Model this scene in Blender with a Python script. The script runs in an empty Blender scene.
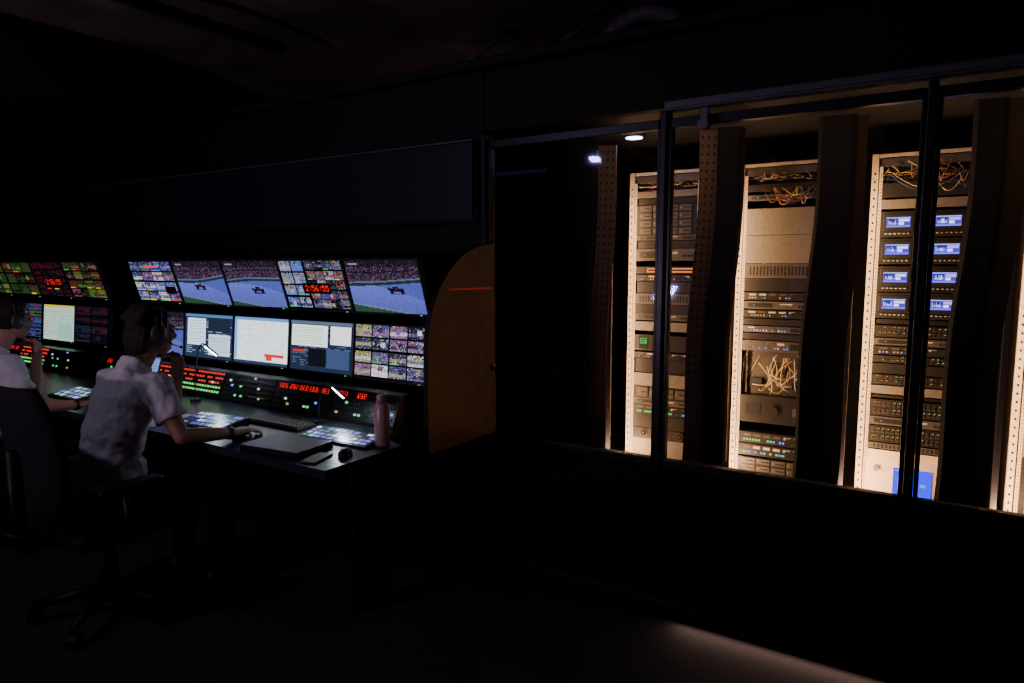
import bpy, bmesh, math, random
import numpy as np
from mathutils import Vector, Matrix
C = bpy.context.scene.collection
R = random.Random(7)

# ------------------------------------------------------------------ materials
def mat(name, col, rough=.5, metal=0., emit=None, es=0., bump=0., scale=40., var=.12):
    m = bpy.data.materials.new(name); m.use_nodes = True
    nt = m.node_tree; b = nt.nodes['Principled BSDF']
    tc = nt.nodes.new('ShaderNodeTexCoord')
    nz = nt.nodes.new('ShaderNodeTexNoise'); nz.inputs['Scale'].default_value = scale
    nz.inputs['Detail'].default_value = 4
    nt.links.new(tc.outputs['Object'], nz.inputs['Vector'])
    rp = nt.nodes.new('ShaderNodeValToRGB')
    rp.color_ramp.elements[0].position = .3; rp.color_ramp.elements[1].position = .7
    rp.color_ramp.elements[0].color = (*[x*(1-var) for x in col], 1)
    rp.color_ramp.elements[1].color = (*[min(1, x*(1+var)) for x in col], 1)
    nt.links.new(nz.outputs['Fac'], rp.inputs['Fac'])
    nt.links.new(rp.outputs['Color'], b.inputs['Base Color'])
    b.inputs['Roughness'].default_value = rough
    b.inputs['Metallic'].default_value = metal
    if bump:
        bp = nt.nodes.new('ShaderNodeBump'); bp.inputs['Strength'].default_value = bump
        bp.inputs['Distance'].default_value = .01
        nt.links.new(nz.outputs['Fac'], bp.inputs['Height'])
        nt.links.new(bp.outputs['Normal'], b.inputs['Normal'])
    if emit:
        b.inputs['Emission Color'].default_value = (*emit, 1)
        b.inputs['Emission Strength'].default_value = es
        m.cycles.emission_sampling = 'NONE'
    return m

def glassmat():
    m = bpy.data.materials.new('clear_glass'); m.use_nodes = True
    nt = m.node_tree; nt.nodes.clear()
    o = nt.nodes.new('ShaderNodeOutputMaterial'); mx = nt.nodes.new('ShaderNodeMixShader')
    t = nt.nodes.new('ShaderNodeBsdfTransparent'); g = nt.nodes.new('ShaderNodeBsdfGlossy')
    fr = nt.nodes.new('ShaderNodeFresnel'); fr.inputs['IOR'].default_value = 1.32
    t.inputs['Color'].default_value = (.93, .92, .96, 1)
    g.inputs['Roughness'].default_value = .03
    g.inputs['Color'].default_value = (.5, .5, 1, 1)
    nt.links.new(fr.outputs[0], mx.inputs[0]); nt.links.new(t.outputs[0], mx.inputs[1])
    nt.links.new(g.outputs[0], mx.inputs[2]); nt.links.new(mx.outputs[0], o.inputs['Surface'])
    return m

def screenmat(name, es):
    m = bpy.data.materials.new(name); m.use_nodes = True
    nt = m.node_tree; b = nt.nodes['Principled BSDF']
    b.inputs['Base Color'].default_value = (.01, .01, .012, 1)
    b.inputs['Roughness'].default_value = .25
    a = nt.nodes.new('ShaderNodeAttribute'); a.attribute_name = 'Col'
    nt.links.new(a.outputs['Color'], b.inputs['Emission Color'])
    b.inputs['Emission Strength'].default_value = es
    m.cycles.emission_sampling = 'NONE'
    return m

def perfmat():
    m = mat('perforated_brown_metal', (.13, .075, .045), .6, .1)
    nt = m.node_tree; b = nt.nodes['Principled BSDF']
    tc = nt.nodes['Texture Coordinate']
    sep = nt.nodes.new('ShaderNodeSeparateXYZ'); nt.links.new(tc.outputs['Object'], sep.inputs[0])
    def md(op, a, bb):
        n = nt.nodes.new('ShaderNodeMath'); n.operation = op
        for i, x in enumerate((a, bb)):
            if x is None: continue
            if isinstance(x, (int, float)): n.inputs[i].default_value = x
            else: nt.links.new(x, n.inputs[i])
        return n.outputs[0]
    fx = md('ABSOLUTE', md('SUBTRACT', md('FRACT', md('MULTIPLY', sep.outputs['X'], 28), None), .5), None)
    fz = md('ABSOLUTE', md('SUBTRACT', md('FRACT', md('MULTIPLY', sep.outputs['Z'], 20), None), .5), None)
    r = md('SQRT', md('ADD', md('POWER', fx, 2), md('POWER', fz, 2)), None)
    k = md('GREATER_THAN', r, .2)
    mx = nt.nodes.new('ShaderNodeMix'); mx.data_type = 'RGBA'
    mx.inputs[6].default_value = (.01, .008, .006, 1)
    nt.links.new(k, mx.inputs[0])
    src = nt.nodes['Color Ramp'].outputs['Color']
    nt.links.new(src, mx.inputs[7]); nt.links.new(mx.outputs[2], b.inputs['Base Color'])
    return m

M = dict(
 black=mat('black_paint', (.007, .007, .010), .6),
 blackfab=mat('black_fabric', (.007, .0065, .009), .9, bump=.3, scale=200),
 brownfab=mat('dark_brown_fabric', (.045, .028, .018), .9, bump=.3, scale=200),
 wallblack=mat('black_wall_panel', (.003, .003, .005), .75),
 cab=mat('dark_blue_cabinet_laminate', (.016, .015, .034), .5),
 floor=mat('dark_carpet', (.06, .048, .048), .95, bump=.5, scale=180, var=.35),
 ceil=mat('brown_tent_fabric', (.12, .088, .095), .9, bump=1., scale=2.2, var=.5),
 plastic=mat('black_plastic', (.012, .012, .014), .35),
 chairpl=mat('chair_black_plastic', (.006, .006, .007), .5),
 bezel=mat('grey_bezel', (.05, .05, .055), .4),
 desk=mat('dark_desk_laminate', (.03, .035, .05), .3),
 wood=mat('ochre_side_panel', (.58, .41, .14), .6, scale=12),
 alu=mat('dark_aluminium_frame', (.04, .04, .052), .35, .6),
 alul=mat('grey_aluminium_rail', (.16, .16, .20), .4, .4),
 rackw=mat('cream_rack_frame', (.85, .71, .54), .45),
 rackin=mat('rack_inside', (.12, .10, .08), .6),
 face_l=mat('light_grey_faceplate', (.24, .205, .17), .45, .2),
 face_m=mat('mid_grey_faceplate', (.11, .095, .082), .45, .2),
 face_d=mat('dark_faceplate', (.026, .023, .021), .4, .1),
 slot=mat('vent_slot', (.006, .006, .006), .8),
 label=mat('paper_label', (.6, .57, .52), .6),
 cab_y=mat('yellow_cable', (.85, .66, .22), .5),
 cab_r=mat('red_cable', (.5, .08, .05), .5),
 cab_w=mat('white_cable', (.75, .7, .62), .5),
 cab_k=mat('black_cable', (.015, .015, .015), .5),
 cab_b=mat('blue_cable', (.06, .10, .35), .5),
 g=mat('green_light', (.02, .2, .05), emit=(.10, 1, .25), es=1.1),
 r=mat('red_light', (.2, .02, .02), emit=(1, .05, .035), es=.9),
 o=mat('orange_light', (.2, .1, .02), emit=(1, .22, .04), es=1.3),
 b=mat('blue_light', (.02, .05, .2), emit=(.12, .25, 1), es=1.6),
 w=mat('white_light', (.3, .3, .3), emit=(.85, .9, 1), es=1.0),
 y=mat('yellow_light', (.2, .2, .02), emit=(.6, .8, .15), es=.7),
 lamp=mat('lamp_glow', (.5, .5, .5), emit=(.75, .85, 1), es=14),
 tube=mat('added_tube_glow', (.5, .5, .5), emit=(.6, .6, 1), es=.35),
 dimred=mat('dim_red', (.1, .01, .01), emit=(1, .05, .04), es=.16),
 duct=mat('duct_grey', (.11, .10, .13), .6),
 perf=perfmat(), glass=glassmat(),
 screen=screenmat('display_picture', 1.35),
 screenl=screenmat('bright_page_picture', 1.8),
 screenb=screenmat('bright_display_picture', 2.6),
 skin=mat('skin', (.50, .27, .18), .5, scale=60, var=.08),
 hair=mat('dark_hair', (.02, .014, .01), .7, bump=.8, scale=120),
 shirt=mat('white_cotton', (.74, .71, .74), .85, bump=.25, scale=25, var=.05),
 trouser=mat('black_trouser', (.012, .012, .015), .9),
 shoe=mat('black_shoe', (.02, .02, .02), .5),
 eye=mat('eye', (.1, .08, .07), .2),
 bottle=mat('pink_metal_bottle', (.80, .54, .52), .35, .2),
 bottlecap=mat('bottle_cap', (.6, .5, .48), .3, .3),
 paper=mat('paper', (.7, .7, .72), .8),
 silver=mat('silver_metal', (.4, .4, .42), .3, .9),
)

# ------------------------------------------------------------------ mesh builder
class B:
    def __init__(s): s.v = []; s.f = []; s.m = []; s.s = []
    def add(s, vs, fs, mi=0, sm=False, M=None):
        o = len(s.v)
        for p in vs: s.v.append(tuple(M @ Vector(p)) if M else tuple(p))
        for f in fs: s.f.append([i+o for i in f]); s.m.append(mi); s.s.append(sm)
        return s
    def box(s, c, d, mi=0, bev=0, M=None, seg=2):
        x, y, z = c; a, b, e = d[0]/2, d[1]/2, d[2]/2
        vs = [(x+i*a, y+j*b, z+k*e) for k in (-1, 1) for j in (-1, 1) for i in (-1, 1)]
        fs = [(0, 2, 3, 1), (4, 5, 7, 6), (0, 1, 5, 4), (2, 6, 7, 3), (0, 4, 6, 2), (1, 3, 7, 5)]
        if bev:
            bm = bmesh.new(); q = [bm.verts.new(p) for p in vs]
            for f in fs: bm.faces.new([q[i] for i in f])
            bmesh.ops.bevel(bm, geom=bm.edges[:], offset=min(bev, a*.9, b*.9, e*.9), segments=seg, affect='EDGES', profile=.5)
            bm.verts.ensure_lookup_table(); bm.verts.index_update()
            vs = [v.co.copy() for v in bm.verts]; fs = [[v.index for v in f.verts] for f in bm.faces]; bm.free()
        return s.add(vs, fs, mi, False, M)
    def tube(s, pts, r, n=8, mi=0, sm=True, side=None, M=None):
        pts = [Vector(p) for p in pts]; k = len(pts)
        if not isinstance(r, (list,)): r = [r]*k
        vs = []; up = None
        for i, p in enumerate(pts):
            t = (pts[min(i+1, k-1)] - pts[max(i-1, 0)])
            t = t.normalized() if t.length > 1e-9 else Vector((0, 0, 1))
            if side is not None:
                u = Vector(side); u = (u - t*u.dot(t)).normalized()
            elif up is None:
                u = t.orthogonal().normalized()
            else:
                u = up - t*up.dot(t); u = u.normalized() if u.length > 1e-6 else t.orthogonal().normalized()
            up = u; w = t.cross(u)
            rx, ry = r[i] if isinstance(r[i], tuple) else (r[i], r[i])
            for j in range(n):
                a = 2*math.pi*j/n; vs.append(p+u*math.cos(a)*rx+w*math.sin(a)*ry)
        fs = [(i*n+j, i*n+(j+1) % n, (i+1)*n+(j+1) % n, (i+1)*n+j) for i in range(k-1) for j in range(n)]
        fs += [tuple(range(n-1, -1, -1)), tuple((k-1)*n+j for j in range(n))]
        return s.add(vs, fs, mi, sm, M)
    def cyl(s, a, b, r, n=16, mi=0, sm=False, M=None): return s.tube([a, b], r, n, mi, sm, M=M)
    def ell(s, c, r, n=16, mi=0, M=None, rot=None):
        if not isinstance(r, tuple): r = (r, r, r)
        vs = [(0, 0, 1)]; m = n//2
        for i in range(1, m):
            th = math.pi*i/m
            for j in range(n):
                a = 2*math.pi*j/n; vs.append((math.sin(th)*math.cos(a), math.sin(th)*math.sin(a), math.cos(th)))
        vs.append((0, 0, -1)); L = len(vs)-1
        fs = [(0, 1+j, 1+(j+1) % n) for j in range(n)]
        for i in range(m-2):
            for j in range(n): fs.append((1+i*n+j, 1+(i+1)*n+j, 1+(i+1)*n+(j+1) % n, 1+i*n+(j+1) % n))
        fs += [(L, 1+(m-2)*n+(j+1) % n, 1+(m-2)*n+j) for j in range(n)]
        T = Matrix.Translation(c) @ (rot.to_4x4() if rot else Matrix.Identity(4)) @ Matrix.Diagonal((*r, 1))
        if M: T = M @ T
        return s.add(vs, fs, mi, True, T)
    def chain(s, pts, rs, n=12):
        s.tube(pts, list(rs), n)
        for p, r in zip(pts, rs): s.ell(p, r*1.0, 12)
    def prismx(s, yz, x0, x1, mi=0, mside=None):
        n = len(yz); vs = [(x0, y, z) for y, z in yz]+[(x1, y, z) for y, z in yz]
        s.add(vs, [tuple(range(n-1, -1, -1)), tuple(range(n, 2*n))], mi)
        return s.add(vs, [(i, (i+1) % n, n+(i+1) % n, n+i) for i in range(n)], mi if mside is None else mside)
    def mesh(s, name, mats):
        me = bpy.data.meshes.new(name); me.from_pydata(s.v, [], s.f)
        for m in mats: me.materials.append(M[m])
        me.polygons.foreach_set('material_index', s.m); me.polygons.foreach_set('use_smooth', s.s)
        bm = bmesh.new(); bm.from_mesh(me); bmesh.ops.recalc_face_normals(bm, faces=bm.faces[:]); bm.to_mesh(me); bm.free()
        me.update(); return me
    def obj(s, name, mats, parent=None, loc=(0, 0, 0), rot=(0, 0, 0), **kw):
        if isinstance(mats, str): mats = [mats]
        return mk(name, s.mesh(name, mats), parent, loc, rot, **kw)

def mk(name, me, parent=None, loc=(0, 0, 0), rot=(0, 0, 0), **kw):
    o = bpy.data.objects.new(name, me); C.objects.link(o)
    o.location = loc; o.rotation_euler = rot
    if parent: o.parent = parent
    for k, v in kw.items(): o[k] = v
    return o
def empty(name, loc, rot=(0, 0, 0), **kw):
    o = mk(name, None, None, loc, rot, **kw); o.empty_display_size = .1; return o
def st(b, name, m, **kw): return b.obj(name, m, kind='structure', **kw)

def area(name, loc, size, power, col, direction, parent=None):
    l = bpy.data.lights.new(name, 'AREA'); l.shape = 'RECTANGLE'; l.size, l.size_y = size
    l.energy = power; l.color = col
    o = bpy.data.objects.new(name, l); C.objects.link(o)
    o.location = Vector(loc)-(parent.location if parent else Vector((0, 0, 0)))
    o.rotation_euler = Vector(direction).to_track_quat('-Z', 'Y').to_euler()
    if parent: o.parent = parent
    return o

# ------------------------------------------------------------------ canvas (picture painted per cell on the real panel)
FONT = {'0': "01110100011001110101110011000101110", '2': "01110100010000100010001000100011111",
 '5': "11111100001111000001000011000101110", '6': "00110010001000011110100011000101110",
 ':': "00000001000010000000001000010000000", '1': "00100011000010000100001000010001110"}
class Cv:
    def __init__(s, w=112, h=63, bg=(0, 0, 0), seed=1):
        s.w, s.h = w, h; s.a = np.zeros((h, w, 3)); s.a[:] = bg; s.rg = np.random.RandomState(seed)
    def rect(s, x, y, w, h, c):
        x0, y0, x1, y1 = [int(round(v)) for v in (x*s.w, y*s.h, (x+w)*s.w, (y+h)*s.h)]
        s.a[max(0, y0):max(y1, y0+1), max(0, x0):max(x1, x0+1)] = c
    def spec(s, x, y, w, h, cols, dens=1.):
        x0, y0, x1, y1 = [int(round(v)) for v in (x*s.w, y*s.h, (x+w)*s.w, (y+h)*s.h)]
        for j in range(y0, min(y1, s.h)):
            for i in range(x0, min(x1, s.w)):
                if s.rg.rand() < dens: s.a[j, i] = cols[s.rg.randint(len(cols))]
    def text(s, x, y, t, c, k=1):
        px, py = int(x*s.w), int(y*s.h)
        for ch in t:
            bits = FONT[ch]
            for j in range(7):
                for i in range(5):
                    if bits[j*5+i] == '1':
                        s.a[py+j*k:py+(j+1)*k, px+i*k:px+(i+1)*k] = c
            px += (6 if ch != ':' else 5)*k
        return s
    def obj(s, name, W, H, mt, parent, loc=(0, 0, 0), rot=(0, 0, 0), **kw):
        w, h = s.w, s.h
        xs = np.linspace(-W/2, W/2, w+1); zs = np.linspace(H/2, -H/2, h+1)
        X, Z = np.meshgrid(xs, zs); v = np.stack([X, np.zeros_like(X), Z], -1).reshape(-1, 3)
        j, i = np.meshgrid(np.arange(h), np.arange(w), indexing='ij'); a = (j*(w+1)+i).reshape(-1)
        f = np.stack([a, a+w+1, a+w+2, a+1], -1)
        me = bpy.data.meshes.new(name); me.from_pydata(v.tolist(), [], f.tolist())
        at = me.color_attributes.new('Col', 'FLOAT_COLOR', 'CORNER')
        c = np.clip(s.a, 0, 1).reshape(-1, 3); c = np.where(c <= .04045, c/12.92, ((c+.055)/1.055)**2.4)
        c = np.concatenate([c, np.ones((len(c), 1))], 1); at.data.foreach_set('color', np.repeat(c, 4, 0).reshape(-1).astype(np.float32))
        me.materials.append(M[mt]); me.update()
        return mk(name, me, parent, loc, rot, **kw)

CROWD = [(.10, .07, .12), (.18, .12, .2), (.36, .14, .18), (.13, .15, .30), (.36, .33, .46), (.06, .07, .08), (.22, .10, .14), (.1, .08, .15), (.06, .05, .1), (.05, .08, .08)]
def race(s=1, cx=.5, k=0., cy=.55):
    c = Cv(seed=s); W, H = c.w, c.h
    rg = c.rg
    for j in range(H):
        for i in range(W):
            x, y = i/W, j/H
            top = .40-.08*x+k*.06*math.sin(4*x)
            if y < top:
                col = np.array(CROWD[rg.randint(len(CROWD))])*(1.15 if y > .12 else .7)
                if abs(y-top*.55) < .012: col = (.08, .09, .14)
            elif y < top+.03: col = (.34, .36, .52)
            elif y < top+.085: col = (.10, .19, .15)
            else:
                col = np.array((.34, .37, .72))*(1.08-.3*(y-.4))
                d = (y-.5)*1.6-(x-.3)*.5+.12*math.sin(3*x+k)
                if d < .05: col = np.array((.28, .32, .66))
                if abs(d-.05) < .010: col = np.array((.40, .44, .72))
                if y > .86+.20*x-k*.06: col = np.array((.13, .27, .20))
                elif y > .835+.20*x-k*.06: col = np.array((.42, .43, .58))
                col = np.array(col)*(.90+.20*rg.rand())
            c.a[j, i] = col
    c.rect(cx, cy, .20, .05, (.05, .05, .10)); c.rect(cx+.05, cy-.04, .08, .045, (.09, .09, .14)); c.rect(cx+.01, cy+.035, .05, .06, (.02, .02, .03)); c.rect(cx+.15, cy+.03, .05, .06, (.02, .02, .03)); c.rect(cx+.08, cy, .03, .02, (.4, .1, .12)); c.rect(cx-.02, cy-.02, .03, .05, (.12, .08, .12)); c.rect(cx, cy+.09, .22, .02, (.14, .17, .38))
    c.rect(.05, .05, .14, .03, (.5, .5, .6))
    return c
TILES = [(.28, .32, .55), (.5, .48, .55), (.2, .25, .22), (.45, .2, .24), (.7, .7, .75), (.12, .14, .3), (.35, .45, .4), (.15, .12, .18), (.55, .5, .3)]
def mosaic(nx, ny, pal=TILES, s=3, c=None, x=0, y=0, w=1, h=1, hi=.5):
    c = c or Cv(seed=s); R2 = random.Random(s)
    for i in range(nx):
        for j in range(ny):
            tx, ty, tw, th = x+w*i/nx, y+h*j/ny, w/nx*.92, h/ny*.86
            a = R2.choice(pal); b = R2.choice(pal); d = R2.choice(pal)
            c.rect(tx, ty, tw, th, a); c.rect(tx, ty+th*R2.uniform(.3, .6), tw, th*.3, b)
            c.rect(tx+tw*R2.uniform(0, .6), ty+th*R2.uniform(0, .5), tw*.3, th*.45, d)
            c.spec(tx, ty, tw, th, pal, .18); c.spec(tx, ty, tw, th*.4, [(.05, .05, .08)], .25)
            if R2.random() < hi*.4: c.rect(tx, ty+th*.9, tw*.6, th*.08, R2.choice([(.9, .85, .2), (.9, .2, .2), (.2, .8, .3)]))
    return c
def clock(c, x, y, k=1):
    c.rect(x-.03, y-.05, 41*k/c.w+.05, 7*k/c.h+.10, (.02, .0, .0)); c.text(x+.01, y+.01, '2:56:55', (1, .12, .1), k); return c
def doc(bg, ink, s=1, rows=14, head=(.3, .4, .7)):
    c = Cv(bg=bg, seed=s); R2 = random.Random(s)
    c.rect(0, 0, 1, .06, head)
    for j in range(rows):
        y = .11+j*.82/rows; x = .04
        while x < .9:
            w = R2.uniform(.03, .14)
            if R2.random() < .7: c.rect(x, y, w, .014, ink)
            x += w+R2.uniform(.02, .08)
    return c

# ------------------------------------------------------------------ room shell
st(B().box((-4, 1.95, -.05), (13, 8.1, .1)), 'floor', 'floor')
vs = []; nx, ny = 52, 32
for j in range(ny+1):
    for i in range(nx+1):
        x = -10.5+13*i/nx; y = -2.1+8.1*j/ny
        vs.append((x, y, 3.20+.06*math.sin(x*2.1)*math.cos(y*.9)+.03*math.sin(x*5+y*3)))
fs = [(j*(nx+1)+i, j*(nx+1)+i+1, (j+1)*(nx+1)+i+1, (j+1)*(nx+1)+i) for j in range(ny) for i in range(nx)]
b = B().add(vs, fs, 0, True)
b.box((-4, 1.95, 3.36), (13, 8.1, .05))
st(b, 'ceiling', 'ceil')
st(B().box((-4, 6.05, 1.6), (13.2, .1, 3.4)), 'wall_back', 'wallblack')
st(B().box((-4, -2.15, 1.6), (13.2, .1, 3.4)), 'wall_front', 'wallblack')
st(B().box((-10.55, 1.95, 1.6), (.1, 8.1, 3.4)), 'wall_left', 'wallblack')
st(B().box((2.55, 1.95, 1.6), (.1, 8.1, 3.4)), 'wall_right', 'wallblack')
st(B().box((-6.435, 3.42, 1.365), (8.13, .1, 2.73)), 'wall_console', 'wallblack')
st(B().box((.075, 3.42, .275), (4.89, .08, .55)), 'wall_partition', 'wallblack')
st(B().box((.075, 3.42, 2.56), (4.89, .08, .34)), 'wall_header', 'wallblack')
st(B().box((-7.7, .6, 2.9), (5.5, 5.3, .3)), 'ceiling', 'black')
st(B().box((.05, 4.75, 2.50), (4.9, 2.5, .04)), 'ceiling', 'black')
Mx = Matrix.Translation((-2.6, 2.6, 3.03)) @ Matrix.Rotation(math.radians(32), 4, 'Z')
st(B().box((0, 0, 0), (4.2, .07, .12), bev=.01, M=Mx), 'trim_1', 'black')
for i, x in enumerate((-3.9, .6)):
    st(B().box((x, .6, 3.06), (.05, 5.2, .06)), 'trim_%d' % (i+2), 'black')
st(B().box((-4, 3.33, 2.75), (13, .12, .05), bev=.01), 'trim_5', 'wallblack')

Yg = 3.38
posts = [-2.35, -1.255, -.115, 1.035, 2.2]
for i in range(4):
    x0, x1 = posts[i]+.02, posts[i+1]-.02
    cx, w = (x0+x1)/2, x1-x0
    b = B()
    z0, z1 = .55, 2.33
    t = .045
    b.box((cx, Yg, z0+t/2), (w, .05, t), bev=.004).box((cx, Yg, z1-t/2), (w, .05, t), bev=.004)
    b.box((x0+.009, Yg, (z0+z1)/2), (.018, .05, z1-z0), bev=.004).box((x1-.009, Yg, (z0+z1)/2), (.018, .05, z1-z0), bev=.004)
    o = st(b, 'window_%d' % (i+1), 'alu')
    B().box((cx, Yg, (z0+z1)/2), (w-.03, .008, z1-z0-.08)).obj('glass_pane', 'glass', o, kind='structure')
    if i == 0:
        h = B().cyl((x0+.03, Yg-.025, 1.0), (x0+.03, Yg-.05, 1.0), .022, mi=0).tube([(x0+.03, Yg-.055, 1.0), (x0+.09, Yg-.06, 1.0), (x0+.13, Yg-.055, 1.0)], .008)
        h.obj('door_handle', 'silver', o, kind='structure')
for i, x in enumerate(posts[:4]):
    st(B().box((x, Yg-.005, 1.44), (.036, .09, 1.86), bev=.006), 'trim_%d' % (i+6), 'alu')
b = B().box((.5, Yg-.10, 2.375), (3.45, .05, .034), bev=.005).box((.5, Yg-.10, 2.350), (3.45, .07, .006))
rail = b.obj('sliding_door_rail', 'alul', label='grey aluminium sliding door rail above the glass doors', category='rail')
for x in (-1.04, .9):
    B().box((x, Yg-.075, 2.30), (.04, .025, .11), bev=.005).cyl((x, Yg-.11, 2.27), (x, Yg-.06, 2.27), .026).obj('door_roller', 'alul', rail)

b = B().box((.1, 3.08, .09), (4.5, .56, .06), bev=.008).box((.1, 3.13, .03), (4.5, .44, .06))
pl = b.obj('raised_plinth', 'black', label='low black plinth running below the glass partition', category='platform')
area('added_floor_light', (-.10, 2.84, .058), (1.7, .04), 2.0, (1, .68, .54), (0, -1, -.6), pl)  # added light that makes the warm patch on the floor

xs = [(-5.56, -2.38), (-8.75, -5.585)]
for x0, x1 in xs:
    e = empty('overhead_cabinet', ((x0+x1)/2, 3.30, 1.86), label='long matt dark blue flap-front cabinet above the monitors', category='cabinet', group='overhead cabinets')
    w = x1-x0
    B().box((0, .035, .235), (w, .065, .47)).obj('body', 'black', e)
    B().box((0, -.012, .235), (w-.02, .02, .45), bev=.004).obj('door', 'cab', e)
    B().box((0, -.03, .012), (w, .02, .010)).obj('light_rail', 'alu', e)
    B().box((0, -.02, .466), (w, .03, .008)).obj('top_edge', 'alul', e)

yz = [(3.36, .60), (2.745, .60), (2.745, 1.14)]
for i in range(13):
    a = math.pi/2*i/12; yz.append((2.745+.60*(1-math.cos(a)), 1.15+.58*math.sin(a)))
yz.append((3.36, 1.735))
o = B().prismx(yz, -2.325, -2.295, 0, 1).obj('end_screen', ['wood', 'black'], label='mustard brown console end panel with curved top corner', category='panel')
B().box((-2.292, 3.13, 1.475), (.004, .40, .006)).obj('laser_line', 'dimred', o, label='thin dim red laser line shown as a glowing strip')  # glowing strip stands in for a laser line falling on the panel
B().box((-2.31, 3.05, .30), (.03, .62, .59)).obj('lower_panel', 'wallblack', o)

# ------------------------------------------------------------------ control desk
d = empty('control_desk', (-5.4, 2.35, 0), label='long dark control desk carrying the monitor wall', category='desk')
pl2 = [(-3.27, -.46), (3.26, -.46), (3.26, .02), (3.06, .08), (3.06, .74), (-3.27, .74)]
b = B(); n = len(pl2)
b.add([(x, y, .72) for x, y in pl2]+[(x, y, .76) for x, y in pl2], [tuple(range(n-1, -1, -1)), tuple(range(n, 2*n))]+[(i, (i+1) % n, n+(i+1) % n, n+i) for i in range(n)])
b.obj('worktop', 'desk', d)
B().box((3.16, -.10, .36), (.03, .24, .72), bev=.002).obj('side_panel', 'wallblack', d)
B().box((0, .55, .36), (6.1, .03, .72)).obj('modesty_panel', 'wallblack', d)
for x in (-3.2, -1.0, .0):
    B().box((x, .2, .36), (.04, .8, .72)).obj('leg', 'wallblack', d)

for x0, x1 in ((-5.14, -2.36), (-8.0, -5.6)):
    b = B()
    for x in np.linspace(x0+.15, x1-.15, 4):
        b.box((x, 2.99, 1.18), (.045, .045, .838)).box((x, 2.99, .768), (.14, .14, .012))
    for z in (1.12, 1.5): b.box(((x0+x1)/2, 2.965, z), (x1-x0, .03, .05))
    b.obj('monitor_support_frame', 'black', label='black steel frame holding two rows of monitors', category='frame', group='monitor frames')

def monitor(x, upper, cv, lab, grp, sm_='screen'):
    if upper: z, y, th = 1.485, 2.765, math.radians(17)
    else: z, y, th = 1.118, 2.795, math.radians(-5)
    e = empty('monitor', (x, y, z), (th, 0, 0), label=lab, category='monitor', group=grp)
    b = B().box((0, .02, 0), (.548, .036, .325), bev=.006, mi=0)
    b.box((0, .045, 0), (.34, .03, .2), mi=0, bev=.01)
    b.obj('housing', 'bezel', e)
    cv.obj('screen', .531, .299, sm_, e, (0, -.0005, .004))
    B().box((.22, .001, -.154), (.012, .004, .003)).obj('power_light', 'g', e)
    B().tube([(0, .05, 0), (0, .10, 0), (0, .14, 0.0)], .018, 10).obj('mount_arm', 'black', e)
    return e

up = []
c = mosaic(4, 4, [(.35, .4, .7), (.6, .55, .68), (.5, .28, .33), (.15, .17, .4), (.25, .3, .3), (.75, .72, .78)], 11); c.rect(.35, .1, .3, .04, (1, .2, .2)); c.rect(.7, .6, .25, .2, (.02, .02, .03)); up.append((c, 'black monitor showing a mosaic of small camera pictures'))
up.append((race(12, .36, .6, .56), 'black monitor showing a race car on a circuit below a crowd'))
up.append((race(13, .46, -.4, .60), 'black monitor showing a race car on a circuit below a crowd'))
c = Cv(104, 58, seed=5); mosaic(2, 4, [(.3, .4, .7), (.5, .5, .6), (.15, .2, .3), (.6, .6, .7)], 21, c, 0, 0, .40, 1)
mosaic(4, 5, [(.4, .4, .45), (.2, .2, .25), (.5, .25, .25), (.6, .6, .65), (.2, .25, .5), (.05, .05, .08)], 22, c, .42, 0, .58, 1); clock(c, .34, .50, 1); up.append((c, 'black monitor with camera mosaic and red clock digits'))
up.append((race(14, .56, .2, .53), 'black monitor showing a race car on a circuit below a crowd'))
for i, (c, l) in enumerate(up):
    monitor(-4.85+.56*i, True, c, l, 'upper monitor row')
lo = []
c = race(31); c.rect(.2, .75, .5, .2, (.7, .1, .12)); c.rect(0, .6, .3, .2, (.4, .1, .15)); lo.append((c, 'black monitor showing a race picture with red graphics'))
c = doc((.12, .17, .25), (.5, .6, .7), 32, 18, (.25, .4, .6)); c.rect(.05, .1, .40, .62, (.82, .88, .95)); c.rect(.5, .08, .46, .3, (.10, .13, .2)); c.rect(.52, .45, .44, .47, (.76, .82, .92))
for k in range(9): c.rect(.07, .15+k*.06, .34, .012, (.5, .6, .7))
for k in range(7): c.rect(.54, .5+k*.055, .38, .012, (.5, .55, .68))
lo.append((c, 'black monitor showing pale pages and dark application windows'))
c = doc((.90, .93, .96), (.76, .79, .84), 33, 20, (.35, .5, .75)); c.rect(0, .07, .05, .85, (.45, .6, .85)); c.rect(.58, .76, .36, .06, (.8, .12, .12)); c.rect(.62, .82, .1, .08, (.75, .2, .2)); c.rect(0, .94, 1, .06, (.15, .2, .3)); c.rect(.3, .07, .01, .6, (.7, .73, .76)); lo.append((c, 'black monitor showing a white spreadsheet window'))
c = doc((.10, .14, .22), (.28, .36, .5), 34, 18, (.3, .35, .45)); c.rect(.02, .08, .6, .42, (.86, .93, .90))
for k in range(7): c.rect(.04, .12+k*.055, .5, .012, (.62, .74, .64))
c.rect(.66, .08, .32, .36, (.88, .91, .95)); c.rect(.3, .55, .3, .36, (.04, .05, .08)); c.rect(.05, .58, .2, .05, (.7, .15, .15)); c.rect(.62, .54, .34, .38, (.2, .26, .4)); lo.append((c, 'black monitor showing light and dark software windows'))
c = mosaic(4, 4, [(.75, .75, .80), (.3, .3, .5), (.5, .35, .5), (.85, .85, .88), (.2, .2, .3), (.6, .58, .4), (.4, .45, .45), (.12, .12, .18)], 35); lo.append((c, 'black monitor showing a four by four picture grid'))
for i, (c, l) in enumerate(lo):
    monitor(-4.85+.56*i, False, c, l, 'lower monitor row', 'screenl' if i in (1, 2, 3) else 'screen')
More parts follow.
